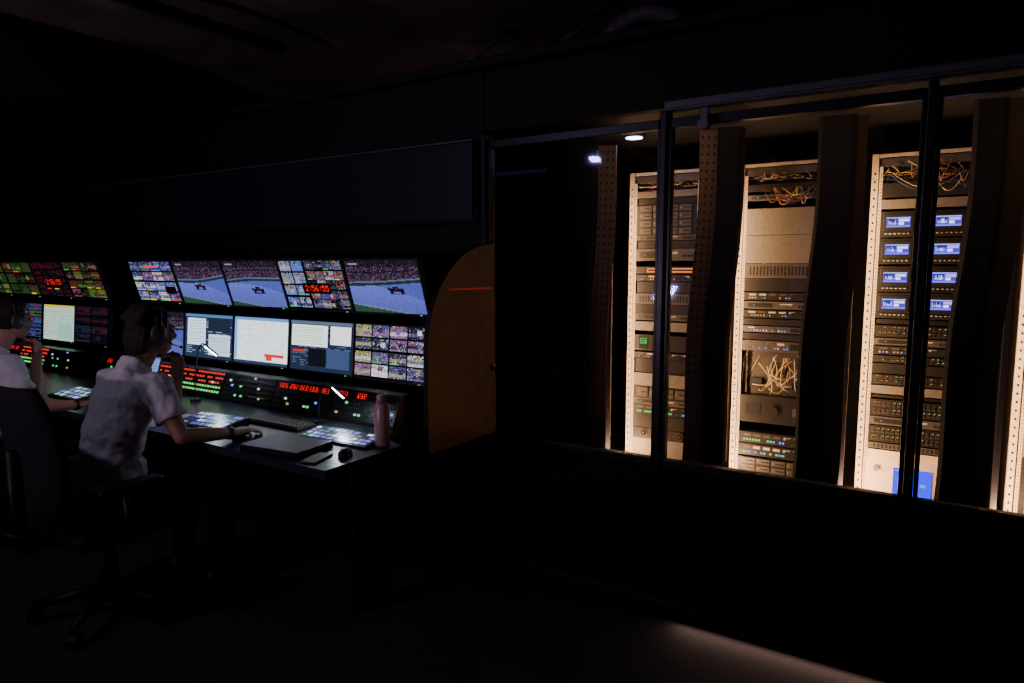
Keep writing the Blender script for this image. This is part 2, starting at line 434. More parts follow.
GP = [(.08, .22, .10), (.28, .36, .14), (.08, .1, .08), (.4, .4, .2), (.12, .2, .1), (.05, .06, .08), (.3, .12, .1), (.03, .04, .04)]
gu = [mosaic(4, 3, GP, 44), mosaic(3, 3, GP, 41), clock(mosaic(4, 5, [(.22, .04, .06), (.12, .05, .08), (.05, .05, .08), (.15, .1, .15), (.03, .03, .04)], 42, Cv(80, 45, seed=42)), .3, .5), mosaic(4, 4, GP+[(.5, .2, .3)], 43)]
for i, c in enumerate(gu): monitor(-5.86-.56*(3-i), True, c, 'black monitor with mosaic of green toned camera pictures', 'upper monitors of the far console')
c3 = doc((.70, .80, .74), (.4, .6, .45), 53, 14, (.8, .75, .2)); c3.rect(.5, .5, .45, .45, (.55, .75, .7))
gl = [mosaic(3, 3, [(.05, .06, .1), (.1, .1, .2), (.2, .2, .3)], 51), mosaic(2, 5, [(.5, .12, .15), (.2, .25, .5), (.1, .1, .15), (.2, .35, .2), (.05, .05, .08)], 52), c3, mosaic(2, 4, [(.06, .06, .1), (.2, .06, .1), (.1, .12, .2), (.03, .03, .05)], 54)]
for i, c in enumerate(gl): monitor(-5.86-.56*(3-i), False, c, 'black monitor with application window on the far console', 'lower monitors of the far console')

# consoles with buttons ------------------------------------
btn = {k: B().box((0, 0, 0), (.017, .013, .006), bev=.002).mesh('button', [k]) for k in ('r', 'g', 'y', 'o', 'b', 'w')}
btn['k'] = B().box((0, 0, 0), (.017, .013, .006), bev=.002).mesh('button', ['plastic'])
pats = {
 'a': ['rrrrrkrrrrrrrrrr', 'rrkrrrrrrkrrkrrr', 'rkrrrkkrrrkrwrrk', 'ygggggyyggygyggy', 'gygyggggygggyggg'],
 'b': ['kkkkkkkkkkkkkkkk', 'kkkkkkkkkkkkkkkk', 'kkkkkkkkkkkkkkkk', 'kkkwkkkkkkkkbkkk', 'kkkkykkkkggkkkkk'],
 'c': ['kkkkkkkkkbkkkkkk', 'kwkkkkkkkkkkkkkk', 'kkbkkgkkkkkwkkkk', 'kkkkkkkkkkkkkkkk', 'kkkkgkgkkkkkykkk'],
 'd': ['kkkkkkkkkkkkkkkk', 'kkkkkkkkkkkkkkkk', 'kkkgkkkkkkkkkkkk', 'kkkkkkkkkkkkkkkb', 'kykkkkggkkkkkrkk'],
}
ang = math.atan2(.15, .07)
def cpanel(x, p):
    e = empty('button_console', (x, 2.56, .76), label='black desktop control console with rows of small lit buttons', category='control console', group='button consoles under the monitors')
    B().prismx([(0, 0), (.15, 0), (.15, .17), (.07, .17), (0, .02)], -.240, .240).obj('housing', 'plastic', e)
    u = Vector((0, .07, .15)).normalized(); n = Vector((0, -.15, .07)).normalized()
    skip = 2 if p in ('b', 'd') else 0
    for j, row in enumerate(pats[p]):
        if j < skip: continue
        for i, ch in enumerate(row):
            pos = Vector(((i-7.5)*.0285, 0, .02)) + u*(.150-j*.030) + n*.002
            mk('button', btn[ch], e, pos, (ang, 0, 0))
    if skip:    # red segment readouts across the top of the console
        c = Cv(120, 14, (.02, .0, .0), seed=int(-x*10)); Rr = random.Random(int(-x*10))
        for g in range(5 if p == 'b' else 3):
            gx = .02+g*(.2 if p == 'b' else .33)
            for q in range(5):
                sx = gx+q*.032
                c.rect(sx, .15, .018, .08, (1, .12, .1)); c.rect(sx, .48, .018, .08, (1, .12, .1)); c.rect(sx, .8, .018, .08, (1, .12, .1))
                c.rect(sx-.004 if Rr.random() < .5 else sx+.018, .2, .006, .3, (1, .12, .1)); c.rect(sx-.004 if Rr.random() < .5 else sx+.018, .5, .006, .35, (1, .12, .1))
        c.obj('readout', .43, .040, 'screen', e, Vector((0, 0, .02)) + u*.135 + n*.002, (ang-math.pi/2, 0, 0))
    return e
for x, p in ((-2.62, 'd'), (-3.11, 'b'), (-3.60, 'c'), (-4.09, 'a'), (-4.58, 'a'), (-5.07, 'd'), (-5.95, 'c'), (-6.45, 'a'), (-6.95, 'b')): cpanel(x, p)

def keypad(x, y, w, dp, seed, rz=0):
    e = empty('illuminated_keypad', (x, y, .76), (0, 0, rz), label='low black keypad with colourful lit picture keys', category='keypad', group='illuminated keypads')
    B().prismx([(-dp/2, 0), (dp/2, 0), (dp/2, .035), (-dp/2, .012)], -w/2, w/2).obj('housing', 'plastic', e)
    c = Cv(64, 24, seed=seed); Rr = random.Random(seed)
    for i in range(10):
        for j in range(4):
            c.rect(i/10+.01, j/4+.03, .075, .18, Rr.choice([(.35, .5, .9), (.6, .75, .95), (.3, .35, .7), (.9, .9, .95), (.5, .4, .85), (.1, .12, .2), (.2, .5, .4), (.1, .12, .25)]))
    c.obj('key_display', w-.02, dp-.02, 'screen', e, (0, 0, .0255), (-math.pi/2+math.atan2(.023, dp), 0, 0))
keypad(-3.30, 2.14, .36, .20, 3, .1)
keypad(-2.46, 2.28, .44, .15, 4, .05)
keypad(-4.75, 2.15, .36, .2, 5)

def laptop(x, y, rz, open_, lab):
    e = empty('laptop', (x, y, .76), (0, 0, rz), label=lab, category='laptop')
    B().box((0, 0, .009), (.35, .24, .018), bev=.006).obj('base', 'plastic', e)
    if open_:
        B().box((0, 0, 0), (.35, .008, .23), bev=.003).obj('lid', 'bezel', e, (0, .15, .13), (math.radians(-18), 0, 0))
        doc((.45, .55, .85), (.2, .25, .5), 9, 10).obj('screen', .33, .21, 'screen', e, (0, .145, .131), (math.radians(-18), 0, 0))
        B().box((0, -.01, .0195), (.3, .11, .002)).obj('keyboard', 'face_d', e)
    else:
        B().box((0, 0, .024), (.35, .24, .008), bev=.003).obj('lid', 'bezel', e)
laptop(-2.56, 2.04, .12, False, 'closed dark laptop on the desk')
laptop(-4.6, 2.36, .0, True, 'open laptop with bluish screen on the desk')
def keyboard(x, y, rz):
    e = empty('keyboard', (x, y, .76), (0, 0, rz), label='flat black computer keyboard on the desk', category='keyboard', group='computer keyboards')
    B().box((0, 0, .008), (.42, .13, .016), bev=.004).obj('body', 'plastic', e)
    b = B()
    for j in range(5):
        for i in range(16): b.box((-.19+i*.0253, -.045+j*.0225, .019), (.02, .018, .007), mi=0)
    b.obj('keys', 'face_m', e, kind='stuff')
keyboard(-2.98, 2.34, 0); keyboard(-3.9, 2.15, 0)
def mouse(x, y, rz):
    e = empty('computer_mouse', (x, y, .76), (0, 0, rz), label='small black computer mouse on the desk', category='mouse', group='computer mice')
    vs = B().ell((0, 0, .006), (.03, .055, .03), 16)
    vs.v = [(p[0], p[1], max(p[2], 0)) for p in vs.v]
    vs.obj('shell', 'plastic', e)
    B().cyl((-.004, .03, .031), (.004, .03, .031), .008, 12).obj('scroll_wheel', 'bezel', e)
mouse(-2.885, 2.035, 0); mouse(-2.24, 2.10, .5)

e = empty('water_bottle', (-2.215, 2.31, .76), label='slim pink metal water bottle at the desk edge', category='bottle')
B().tube([(0, 0, z) for z in (0, .004, .10, .17, .195, .205)], [.033, .036, .036, .036, .028, .022], 24).obj('body', 'bottle', e)
B().tube([(0, 0, .205), (0, 0, .24), (0, 0, .244)], [.022, .022, .018], 24).tube([(-.012, 0, .243), (-.012, 0, .258), (.012, 0, .258), (.012, 0, .243)], .004, 8).obj('cap', 'bottlecap', e)
B().box((0, 0, .002), (.21, .297, .003)).obj('paper_sheet', 'paper', None, (-3.62, 2.06, .76), (0, 0, .2), label='white paper sheet lying on the desk', category='paper')
B().box((0, 0, .005), (.075, .15, .009), bev=.003).obj('phone', 'plastic', None, (-2.3, 1.99, .76), (0, 0, .3), label='black phone lying on the desk', category='phone')
def goose(x, y, hx, hy, hz):
    e = empty('gooseneck_lamp', (x, y, .76), label='slim gooseneck task lamp with glowing white bar head', category='lamp', group='gooseneck lamps')
    B().cyl((0, 0, 0), (0, 0, .02), .03, 20).obj('base', 'plastic', e)
    P = [Vector((0, 0, .02)), Vector((0, 0, .16)), Vector((hx*.4, hy*.4, hz+.06)), Vector((hx, hy, hz))]
    pts = []
    for i in range(17):
        t = i/16; a = P[0].lerp(P[1], t); b_ = P[1].lerp(P[2], t); c_ = P[2].lerp(P[3], t); pts.append(a.lerp(b_, t).lerp(b_.lerp(c_, t), t))
    B().tube(pts, .004, 8).obj('neck', 'black', e)
    dv = Vector((hx, hy, -.06)).normalized()
    h = P[3]; B().tube([h-dv*.01, h+dv*.11], .006, 10).obj('lamp_head', 'plastic', e)
    B().tube([h+Vector((0, -.003, -.007)), h+dv*.105+Vector((0, -.003, -.007))], .005, 8).obj('light_bar', 'lamp', e)
    area('task_light', tuple(Vector((x, y, .76))+h+dv*.05+Vector((0, 0, -.02))), (.09, .015), .7, (.8, .9, 1), (0, -.3, -1), e)
goose(-2.82, 2.46, .14, -.02, .22)
goose(-3.94, 2.46, .10, .02, .36)

# ------------------------------------------------------------------ racks
def rack(cx, units, lab):
    e = empty('equipment_rack', (cx, 4.85, 0), label=lab, category='rack', group='equipment racks behind glass')
    H = 2.29
    for sx in (-1, 1):
        b = B().box((sx*.272, .03, H/2), (.038, .06, H-.0), bev=.004)
        z = .12
        while z < H-.08:      # square punched holes down the post
            b.box((sx*.272, -.001, z), (.010, .003, .014), mi=1); z += .05
        b.obj('post', ['rackw', 'slot'], e)
        B().box((sx*.27, .75, H/2), (.05, .05, H)).obj('post', 'rackw', e)
        B().box((sx*.250, .025, H/2), (.006, .03, H-.1)).obj('gap_shade', 'slot', e)  # dark strip painted in for the shaded gap beside the post
        b = B().box((sx*.2415-sx*.004, -.004, H/2-.02), (.018, .006, H-.12), mi=0)
        z = .1
        while z < H-.12: b.box((sx*.237, -.0075, z), (.007, .002, .007), mi=1); z += .0222
        b.obj('mounting_rail', ['rackw', 'slot'], e)
        B().box((sx*.287, .4, H/2), (.006, .7, H-.1)).obj('side_panel', 'rackin', e)
    B().box((0, .39, H-.012), (.58, .76, .024), bev=.004).obj('top_panel', 'rackw', e)
    B().box((0, .02, H-.055), (.482, .03, .05), bev=.003).obj('header', 'face_m', e)
    B().box((0, .39, .04), (.58, .76, .08)).obj('base', 'rackin', e)
    B().box((0, .70, H/2), (.5, .01, H-.2)).obj('rear_panel', 'rackin', e)
    for zc, h, k in units:
        if k in ('wires', 'topwires'):
            b = B(); Rr = random.Random(int(zc*1000)); tw = k == 'topwires'
            b.box((0, .09, zc), (.48, .01, h), mi=4 if not tw else 3)
            for q in range(3): b.box((-.14+q*.14, .07, zc+Rr.uniform(-.3, .3)*h), (.08, .03, h*.2), mi=3)
            for i in range(26 if not tw else 34):
                x0 = Rr.uniform(-.2, .2); x1 = x0+Rr.uniform(-.12, .12); y = Rr.uniform(-.02, .06); pts = []
                sag = Rr.uniform(.1, .6)*h; bow = Rr.uniform(-.10, .10)
                ztop = zc+Rr.uniform(.1, .5)*h; zbot = zc+Rr.uniform(-.5, -.0)*h
                for q in range(9):
                    t = q/8; pts.append((max(-.225, min(.225, x0+(x1-x0)*t+bow*math.sin(math.pi*t))), y+.02*math.sin(5*t), max(zc-h/2+.004, ztop+(zbot-ztop)*t-sag*.5*math.sin(math.pi*t))))
                b.tube(pts, .0026 if not tw else .002, 5, mi=Rr.choice([0, 0, 0, 2, 2, 3] if not tw else [0, 1, 2, 3, 3, 3, 5]))
            b.obj('cable_bundle', ['cab_y', 'cab_r', 'cab_w', 'cab_k', 'face_m', 'cab_b'], e, kind='stuff'); continue
        if k == 'drape':
            b = B(); Rr = random.Random(int(zc*1000))
            for i in range(20):
                x0 = Rr.uniform(-.05, .22); x1 = Rr.uniform(-.2, .22); dz = Rr.uniform(.3, 1)*h
                pts = []
                for q in range(11):
                    t = q/10; pts.append((x0+(x1-x0)*t, -.02-.03*math.sin(math.pi*t), zc+h/2-math.sin(math.pi*t)*dz))
                b.tube(pts, .0019, 6, mi=Rr.choice([0, 1, 2, 3, 3, 3, 4]))
            b.obj('cable_bundle', ['cab_y', 'cab_r', 'cab_w', 'cab_k', 'cab_b'], e, kind='stuff'); continue
        b = B(); fm = {'blank': 0, 'white': 5, 'gap': 3, 'mid': 1}.get(k, 2 if k in ('leds', 'ledg', 'patch', 'scope', 'drive', 'dark', 'orange', 'green', 'knob', 'fan') else 1)
        b.box((0, .17, 0), (.44, .33, h-.008), mi=2).box((0, -.002 if k != 'gap' else .02, 0), (.4826 if k != 'gap' else .44, .006, h-.003), mi=fm, bev=.0015)
        if k != 'gap':
            for sx in (-1, 1):
                for sz in ((-1, 1) if h > .05 else (0,)): b.box((sx*.233, -.006, sz*(h/2-.012)), (.008, .003, .006), mi=4)
        if k == 'vent':
            for i in range(18): b.box((-.19+i*.0224, -.0055, 0), (.009, .002, h*.6), mi=3)
        if k == 'fan':
            for i in range(3):
                b.cyl((-.14+i*.14, -.005, 0), (-.14+i*.14, -.012, 0), h*.38, 20, mi=1); b.cyl((-.14+i*.14, -.010, 0), (-.14+i*.14, -.014, 0), h*.30, 20, mi=3); b.cyl((-.14+i*.14, -.013, 0), (-.14+i*.14, -.017, 0), h*.10, 12, mi=1)
        if k == 'drive':
            n = max(1, int(h/.045))
            for j in range(n):
                z = -h/2+(j+.5)*h/n
                for i in range(4):
                    b.box((-.155+i*.1, -.008, z), (.09, .008, h/n*.75), mi=1, bev=.002); b.box((-.19+i*.1, -.013, z), (.004, .003, .004), mi=6)
                    b.box((-.145+i*.1, -.013, z), (.05, .003, .006), mi=3)
        Rr = random.Random(int(zc*977)+int(cx*100))
        if k == 'mid':
            b.box((-.12, -.006, 0), (.16, .003, h*.5), mi=2); b.box((.05, -.006, h*.15), (.08, .003, h*.15), mi=4)
            for i in range(4): b.cyl((.13+i*.022, -.004, -h*.1), (.13+i*.022, -.010, -h*.1), .007, 10, mi=3)
            b.box((-.16, -.009, 0), (.006, .002, .006), mi=Rr.choice([6, 7, 8]))
        if k == 'patch':
            for j in (-1, 1):
                for i in range(16):
                    x = -.2+i*.0267; b.box((x, -.007, j*h*.22), (.018, .004, h*.26), mi=1)
                    b.box((x, -.010, j*h*.22), (.012, .002, h*.16), mi=3)
                    if Rr.random() < .6: b.box((x+.005, -.0115, j*h*.22+h*.11), (.007, .002, .005), mi=Rr.choice([6, 9, 9, 9, 8]))
        if k in ('leds', 'ledb', 'ledg'):
            for i in range(6): b.box((-.17+i*.066, -.006, h*.22), (.045, .002, h*.2), mi=4 if Rr.random() < .35 else 1)
            for i in range(20):
                if Rr.random() < .7:
                    m_ = {'leds': [7, 4, 4, 8, 1], 'ledb': [7, 7, 10, 1], 'ledg': [6, 6, 7, 6]}[k]
                    sz = .013 if k == 'ledg' else .009
                    b.box((-.19+i*.02, -.007, -h*.18), (sz, .003, sz), mi=Rr.choice(m_))
            b.box((.12, -.008, .0), (.07, .004, h*.5), mi=3)
        if k == 'orange': b.box((.04, -.006, 0), (.36, .003, h*.6), mi=8); b.box((.04, -.008, 0), (.34, .003, h*.22), mi=2)
        if k == 'knob':
            b.cyl((.0, -.005, 0), (.0, -.02, 0), .03, 20, mi=3); b.box((-.14, -.006, 0), (.1, .003, h*.4), mi=3); b.box((.15, -.006, 0), (.06, .003, h*.3), mi=1)
        o = b.obj('rack_unit', ['face_l', 'face_m', 'face_d', 'slot', 'label', 'rackw', 'g', 'b', 'o', 'y', 'w'], e, (0, 0, zc))
        if k == 'scope':
            for sx in (-1, 1):
                c = Cv(48, 24, (.20, .22, .72), seed=int(zc*100)+sx+1); Rs = random.Random(int(zc*1000)+sx)
                c.rect(0, 0, 1, .10, (.55, .6, .95)); c.rect(.04, .18, .42, .55, (.10, .10, .35))
                for q in range(10): hh = Rs.uniform(.1, .5); c.rect(.06+q*.04, .72-hh, .025, hh, Rs.choice([(.8, .85, 1), (.7, .6, 1), (.5, .65, 1)]))
                c.rect(.52, .18, .44, .24, (.65, .5, 1) if sx > 0 else (.8, .85, 1)); c.rect(.52, .48, .2, .25, (.9, .9, 1)); c.rect(.75, .48, .21, .25, (.25, .15, .6)); c.rect(0, .85, 1, .15, (.35, .38, .85))
                B().box((sx*.130, -.012, .01), (.165, .012, .1), bev=.003).obj('display_housing', 'face_d', o)
                c.obj('screen', .128, .060, 'screenb', o, (sx*.130, -.019, .012))
                q = B()
                for i in range(6): q.box((sx*.135-.06+i*.024, -.008, -.057), (.012, .006, .006))
                q.obj('buttons', 'label', o)
        if k == 'green':
            c = Cv(16, 20, (.05, .2, .08)); c.rect(.1, .1, .8, .5, (.1, .75, .3)); c.rect(.2, .2, .6, .1, (0, .2, .1)); c.rect(.2, .4, .4, .08, (0, .2, .1))
            c.obj('screen', .07, .085, 'screen', o, (-.155, -.008, 0))
        if k == 'white':
            c = Cv(40, 36, (.04, .10, .95)); c.rect(.12, .3, .05, .5, (.4, .55, 1)); c.rect(.7, .5, .16, .10, (.3, .45, 1)); c.rect(.05, .05, .2, .06, (.4, .5, 1))
            c.obj('screen', .21, .17, 'screenb', o, (.03, -.008, -.05))
            B().cyl((-.17, -.005, .02), (-.17, -.02, .02), .018, 16).obj('dial', 'face_l', o)
    return e

def stack(spec):
    return [((a+b)/2, a-b, k) for a, b, k in spec]
rack(-1.785, stack([(2.24, 2.15, 'topwires'), (2.15, 2.10, 'blank'), (2.10, 2.05, 'gap'), (2.05, 1.83, 'drive'), (1.83, 1.79, 'mid'), (1.79, 1.73, 'gap'), (1.73, 1.64, 'mid'), (1.60, 1.545, 'orange'), (1.54, 1.49, 'leds'), (1.49, 1.40, 'gap'), (1.40, 1.32, 'vent'), (1.32, 1.25, 'dark'), (1.25, 1.20, 'mid'), (1.19, 1.12, 'blank'), (1.09, .97, 'green'), (.96, .91, 'leds'), (.91, .80, 'gap'), (.80, .70, 'blank'), (.70, .61, 'drive'), (.61, .56, 'mid'), (.56, .48, 'ledg'), (.48, .38, 'dark'), (.38, .30, 'fan'), (.30, .12, 'blank')]),
     'cream framed equipment rack with grey servers and small green display')
rack(-.985, stack([(2.24, 2.16, 'topwires'), (2.15, 2.10, 'dark'), (2.12, 1.99, 'drape'), (2.08, 2.04, 'mid'), (1.99, 1.81, 'blank'), (1.81, 1.62, 'blank'), (1.62, 1.52, 'vent'), (1.52, 1.43, 'dark'), (1.425, 1.37, 'leds'), (1.365, 1.31, 'mid'), (1.305, 1.25, 'leds'), (1.245, 1.20, 'dark'), (1.195, 1.15, 'ledb'), (1.145, 1.10, 'dark'), (1.095, 1.02, 'ledb'), (1.01, .71, 'wires'), (.71, .52, 'knob'), (.45, .37, 'ledg'), (.365, .28, 'ledg'), (.27, .12, 'drive')]),
     'cream framed equipment rack with blank panels and yellow cables')
sp = [(2.24, 2.12, 'topwires'), (2.16, 2.04, 'drape'), (2.11, 2.02, 'dark'), (2.01, 1.95, 'blank')]
for z in (1.857, 1.692, 1.522, 1.358): sp.append((z+.08, z-.08, 'scope'))
sp += [(1.275, 1.24, 'gap'), (1.235, 1.16, 'patch'), (1.155, 1.11, 'mid'), (1.105, 1.05, 'leds'), (1.045, 1.0, 'patch'), (.995, .93, 'dark'), (.925, .86, 'patch'), (.855, .80, 'blank'), (.795, .77, 'gap'), (.765, .66, 'patch'), (.655, .60, 'mid'), (.595, .49, 'patch'), (.485, .445, 'vent'), (.44, .16, 'white')]
rack(-.175, stack(sp), 'cream framed rack with eight small blue displays and patch units')
rack(.62, stack([(2.24, 2.1, 'topwires'), (2.1, 1.9, 'vent'), (1.9, 1.7, 'drive'), (1.7, 1.5, 'leds'), (1.5, 1.3, 'patch'), (1.3, 1.0, 'drive'), (1.0, .8, 'patch'), (.8, .5, 'blank'), (.5, .15, 'drive')]),
     'cream framed equipment rack with grey server units')

def column(x0, x1, s0, s1, lab, smat):
    Y = 4.22; x = (x0+x1)/2
    e = empty('cable_column', (x, Y, 0), (0, math.radians(2.0), 0), label=lab, category='column', group='dark columns in the rack aisle')
    w = x1-x0; b = B(); n = 20
    prof = [(-w/2, .05), (-w/2, -.02), (-w/2+.02, -.04), (w/2-.02, -.04), (w/2, -.02), (w/2, .05)]
    vs = []
    for i in range(n+1):
        z = .06+i*2.36/n; sh = .012*math.sin(i*.5)
        for px, py in prof: vs.append((px+sh-.045*1.3, py, z))
    k = len(prof); fs = [(i*k+j, i*k+(j+1) % k, (i+1)*k+(j+1) % k, (i+1)*k+j) for i in range(n) for j in range(k)]
    fs += [tuple(range(k)), tuple(n*k+j for j in range(k))]
    b.add(vs, fs); b.obj('fabric_cover', 'blackfab', e)
    sw = s1-s0; sc = (s0+s1)/2-x-.045*1.3
    vs = []
    for i in range(n+1):
        z = .06+i*2.36/n; sh = .012*math.sin(i*.5)
        for px, py in ((-sw/2, 0), (sw/2, .03), (sw/2, .042), (-sw/2, .012)): vs.append((px+sc+sh, py, z))
    k = 4; fs = [(i*k+j, i*k+(j+1) % k, (i+1)*k+(j+1) % k, (i+1)*k+j) for i in range(n) for j in range(k)]
    fs += [(0, 1, 2, 3), tuple(n*k+j for j in range(k))]
    B().add(vs, fs).obj('perforated_strip' if smat == 'perf' else 'side_strip', smat, e)
column(-3.3, -2.06, -2.06, -1.94, 'wide black cover with perforated brown metal edge', 'perf')
column(-1.26, -1.115, -1.375, -1.26, 'black column with perforated brown metal edge', 'perf')
column(-.70, -.51, -.51, -.46, 'dark fabric covered column between racks', 'brownfab')
column(.015, .16, .16, .25, 'dark fabric covered column between racks', 'brownfab')

for x, y in ((-2.135, 4.66), (-1.335, 4.66), (-.53, 4.66), (.265, 4.66)):
    e = B().box((0, 0, 0), (.03, .02, 2.3)).obj('led_strip_light', 'alul', None, (x, y, 1.15), label='vertical warm light strip fixed in the rack aisle', category='light', group='rack light strips')
    area('strip_emitter', (x+.022, y+.0, 1.05), (.02, 2.1), 17, (1, .57, .26), (.95, .40, 0), e)
    area('strip_emitter', (x+.06, y-.1, .16), (.10, .05), 4.0, (1, .55, .27), (.5, .6, .6), e)
def downlight(x, y, p, d, aim=(0, 0, -1)):
    e = empty('ceiling_downlight', (x, y, 2.48), label='round recessed white downlight above the rack aisle', category='light', group='rack aisle downlights')
    B().tube([(0, 0, 0), (0, 0, -.02)], [.075, .07], 24).obj('trim_ring', 'alul', e)
    B().tube([(0, 0, -.021), (0, 0, -.024)], .055, 24).obj('diffuser', 'lamp', e)
    area('downlight_emitter', (x, y, 2.44), (.1, .1), p, d, aim, e)
downlight(-1.86, 4.40, .6, (.9, .92, 1))
for x in (-1.5, -.55, .5):
    e = B().box((0, 0, 0), (.6, .05, .03)).obj('added_aisle_fill', 'alul', None, (x, 3.60, 2.465), label='added linear warm fill light just inside the glass', category='light', group='added aisle fill lights')
    area('aisle_fill_emitter', (x, 3.62, 2.44), (.55, .03), 1.4, (1, .64, .36), (0, 1.0, -.8), e)  # added fill for the column strips and rack fronts

b = B(); pts = [(-1.95+.30-.30*math.cos(math.pi*i/24), 4.0, 2.82+.28*math.sin(math.pi*i/24)) for i in range(25)]
b.tube(pts, [.05 if i % 2 else .043 for i in range(25)], 16, sm=False); b.obj('ventilation_duct', 'duct', label='curved grey flexible duct above the rack room', category='duct')
for x in (-3.0, -2.3, -.9):
    B().tube([(x, 3.55, 2.53 if x > -2.3 else 2.7), (x+.5, 3.9, 3.15)], .02, 8).obj('ceiling_strut', 'duct', label='thin diagonal metal ceiling strut', category='strut', group='ceiling struts')

# added lamps: violet fill spotlight, tube for a glass reflection, uplight for the ceiling
e = empty('added_spotlight', (-3.43, -.24, 2.8), label='added hanging spotlight giving violet fill to the room', category='light')
B().cyl((0, 0, .06), (0, 0, .4), .012, 10).obj('stem', 'black', e)
B().tube([(0, 0, .07), (0, 0, .06), (0, .0, .01)], [.03, .07, .08], 20).obj('lamp_shade', 'black', e)
area('spot_fill_emitter', (-3.43, -.24, 2.80), (.12, .12), 8.0, (.74, .66, 1), (.0, .75, -.75), e)  # added fill, placed so its reflection lands in the glass
e = empty('added_reflection_tube', (-4.4, -.24, 2.71), label='added dim violet tube, there for its streak in the glass', category='light')
B().cyl((-.35, 0, 0), (.35, 0, 0), .016, 12).obj('tube', 'tube', e)  # added glow, only there to be mirrored in the glass
for x in (-.3, .3): B().cyl((x, 0, .01), (x, 0, .48), .003, 6).obj('hanging_wire', 'black', e)
e = empty('added_uplight', (-3.0, -1.4, 0), label='added unseen uplighter that brightens the ceiling', category='lamp')
B().cyl((0, 0, 0), (0, 0, .03), .14, 24).cyl((0, 0, .03), (0, 0, 1.2), .015, 10).obj('pole', 'black', e)
B().tube([(0, 0, 1.2), (0, 0, 1.25)], [.06, .15], 24).obj('lamp_shade', 'black', e)
area('ceiling_fill_emitter', (-3.0, -1.4, 1.28), (.25, .25), 32, (.95, .68, .95), (-.15, .8, 1), e)  # added out of view to lift the ceiling fabric

# ------------------------------------------------------------------ chairs
def chair(x, y, rz, lab):
    e = empty('office_chair', (x, y, 0), (0, 0, rz), label=lab, category='chair', group='office chairs')
    B().box((0, 0, .445), (.50, .48, .08), bev=.035, seg=4).obj('seat', 'blackfab', e)
    b = B(); n = 8; vs = []; fs = []
    for j in range(n+1):
        z = .55+j*.57/n; wd = .24*(1-.25*(abs(j/n-.5)*2)**3)
        for i in range(n+1):
            u = (i/n-.5)*2; vs.append((u*wd, -.25-.05*(1-u*u)-.07*(j/n)+.03*math.sin(j/n*math.pi), z))
    N = len(vs)
    vs += [(p[0], p[1]-.035, p[2]) for p in vs]
    for j in range(n):
        for i in range(n):
            a = j*(n+1)+i; fs.append((a, a+1, a+n+2, a+n+1)); fs.append((a+N, a+n+1+N, a+n+2+N, a+1+N))
    ring = [i for i in range(n+1)]+[j*(n+1)+n for j in range(1, n+1)]+[n*(n+1)+i for i in range(n-1, -1, -1)]+[j*(n+1) for j in range(n-1, 0, -1)]
    for q in range(len(ring)): a, c_ = ring[q], ring[(q+1) % len(ring)]; fs.append((a, c_, c_+N, a+N))
    b.add(vs, fs, sm=True); b.obj('backrest', 'blackfab', e)
    B().tube([(0, -.05, .40), (0, -.26, .42), (0, -.36, .55), (0, -.36, .85)], .022, 10).obj('backrest_bar', 'chairpl', e)
    for s_ in (-1, 1):
        B().tube([(s_*.22, -.05, .41), (s_*.30, -.05, .43), (s_*.30, -.07, .66)], .018, 8).box((s_*.30, -.05, .675), (.08, .27, .03), bev=.012).obj('armrest', 'chairpl', e)
    B().cyl((0, 0, .10), (0, 0, .41), .028).obj('gas_column', 'chairpl', e)
    for i in range(5):
        a = 2*math.pi*i/5+.3; ex, ey = .31*math.cos(a), .31*math.sin(a)
        B().tube([(0, 0, .12), (ex*.5, ey*.5, .11), (ex, ey, .085)], [.03, .024, .018], 8).obj('leg', 'chairpl', e)
        B().cyl((ex-.02*math.sin(a), ey+.02*math.cos(a), .032), (ex+.02*math.sin(a), ey-.02*math.cos(a), .032), .031, 16).box((ex, ey, .07), (.02, .02, .03)).obj('caster', 'chairpl', e)
chair(-3.2, 1.54, 0, 'black office chair occupied by a person in white polo')
chair(-4.55, 1.50, .05, 'black office chair at the far desk place')

# ------------------------------------------------------------------ people
folds = bpy.data.textures.new('cloth_folds', 'CLOUDS'); folds.noise_scale = .08; folds.noise_depth = 2
def remesh(b, name, vox, mats, parent, it=4, disp=0, **kw):
    me = b.mesh(name+'_src', mats); o = bpy.data.objects.new('tmp', me); C.objects.link(o)
    m = o.modifiers.new('r', 'REMESH'); m.mode = 'VOXEL'; m.voxel_size = vox; m.use_smooth_shade = True
    s_ = o.modifiers.new('s', 'SMOOTH'); s_.factor = .5; s_.iterations = it
    if disp:
        dm = o.modifiers.new('d', 'DISPLACE'); dm.texture = folds; dm.strength = disp; dm.mid_level = .4
    dg = bpy.context.evaluated_depsgraph_get(); me2 = bpy.data.meshes.new_from_object(o.evaluated_get(dg))
    me2.name = name; bpy.data.objects.remove(o); bpy.data.meshes.remove(me)
    return mk(name, me2, parent, **kw)

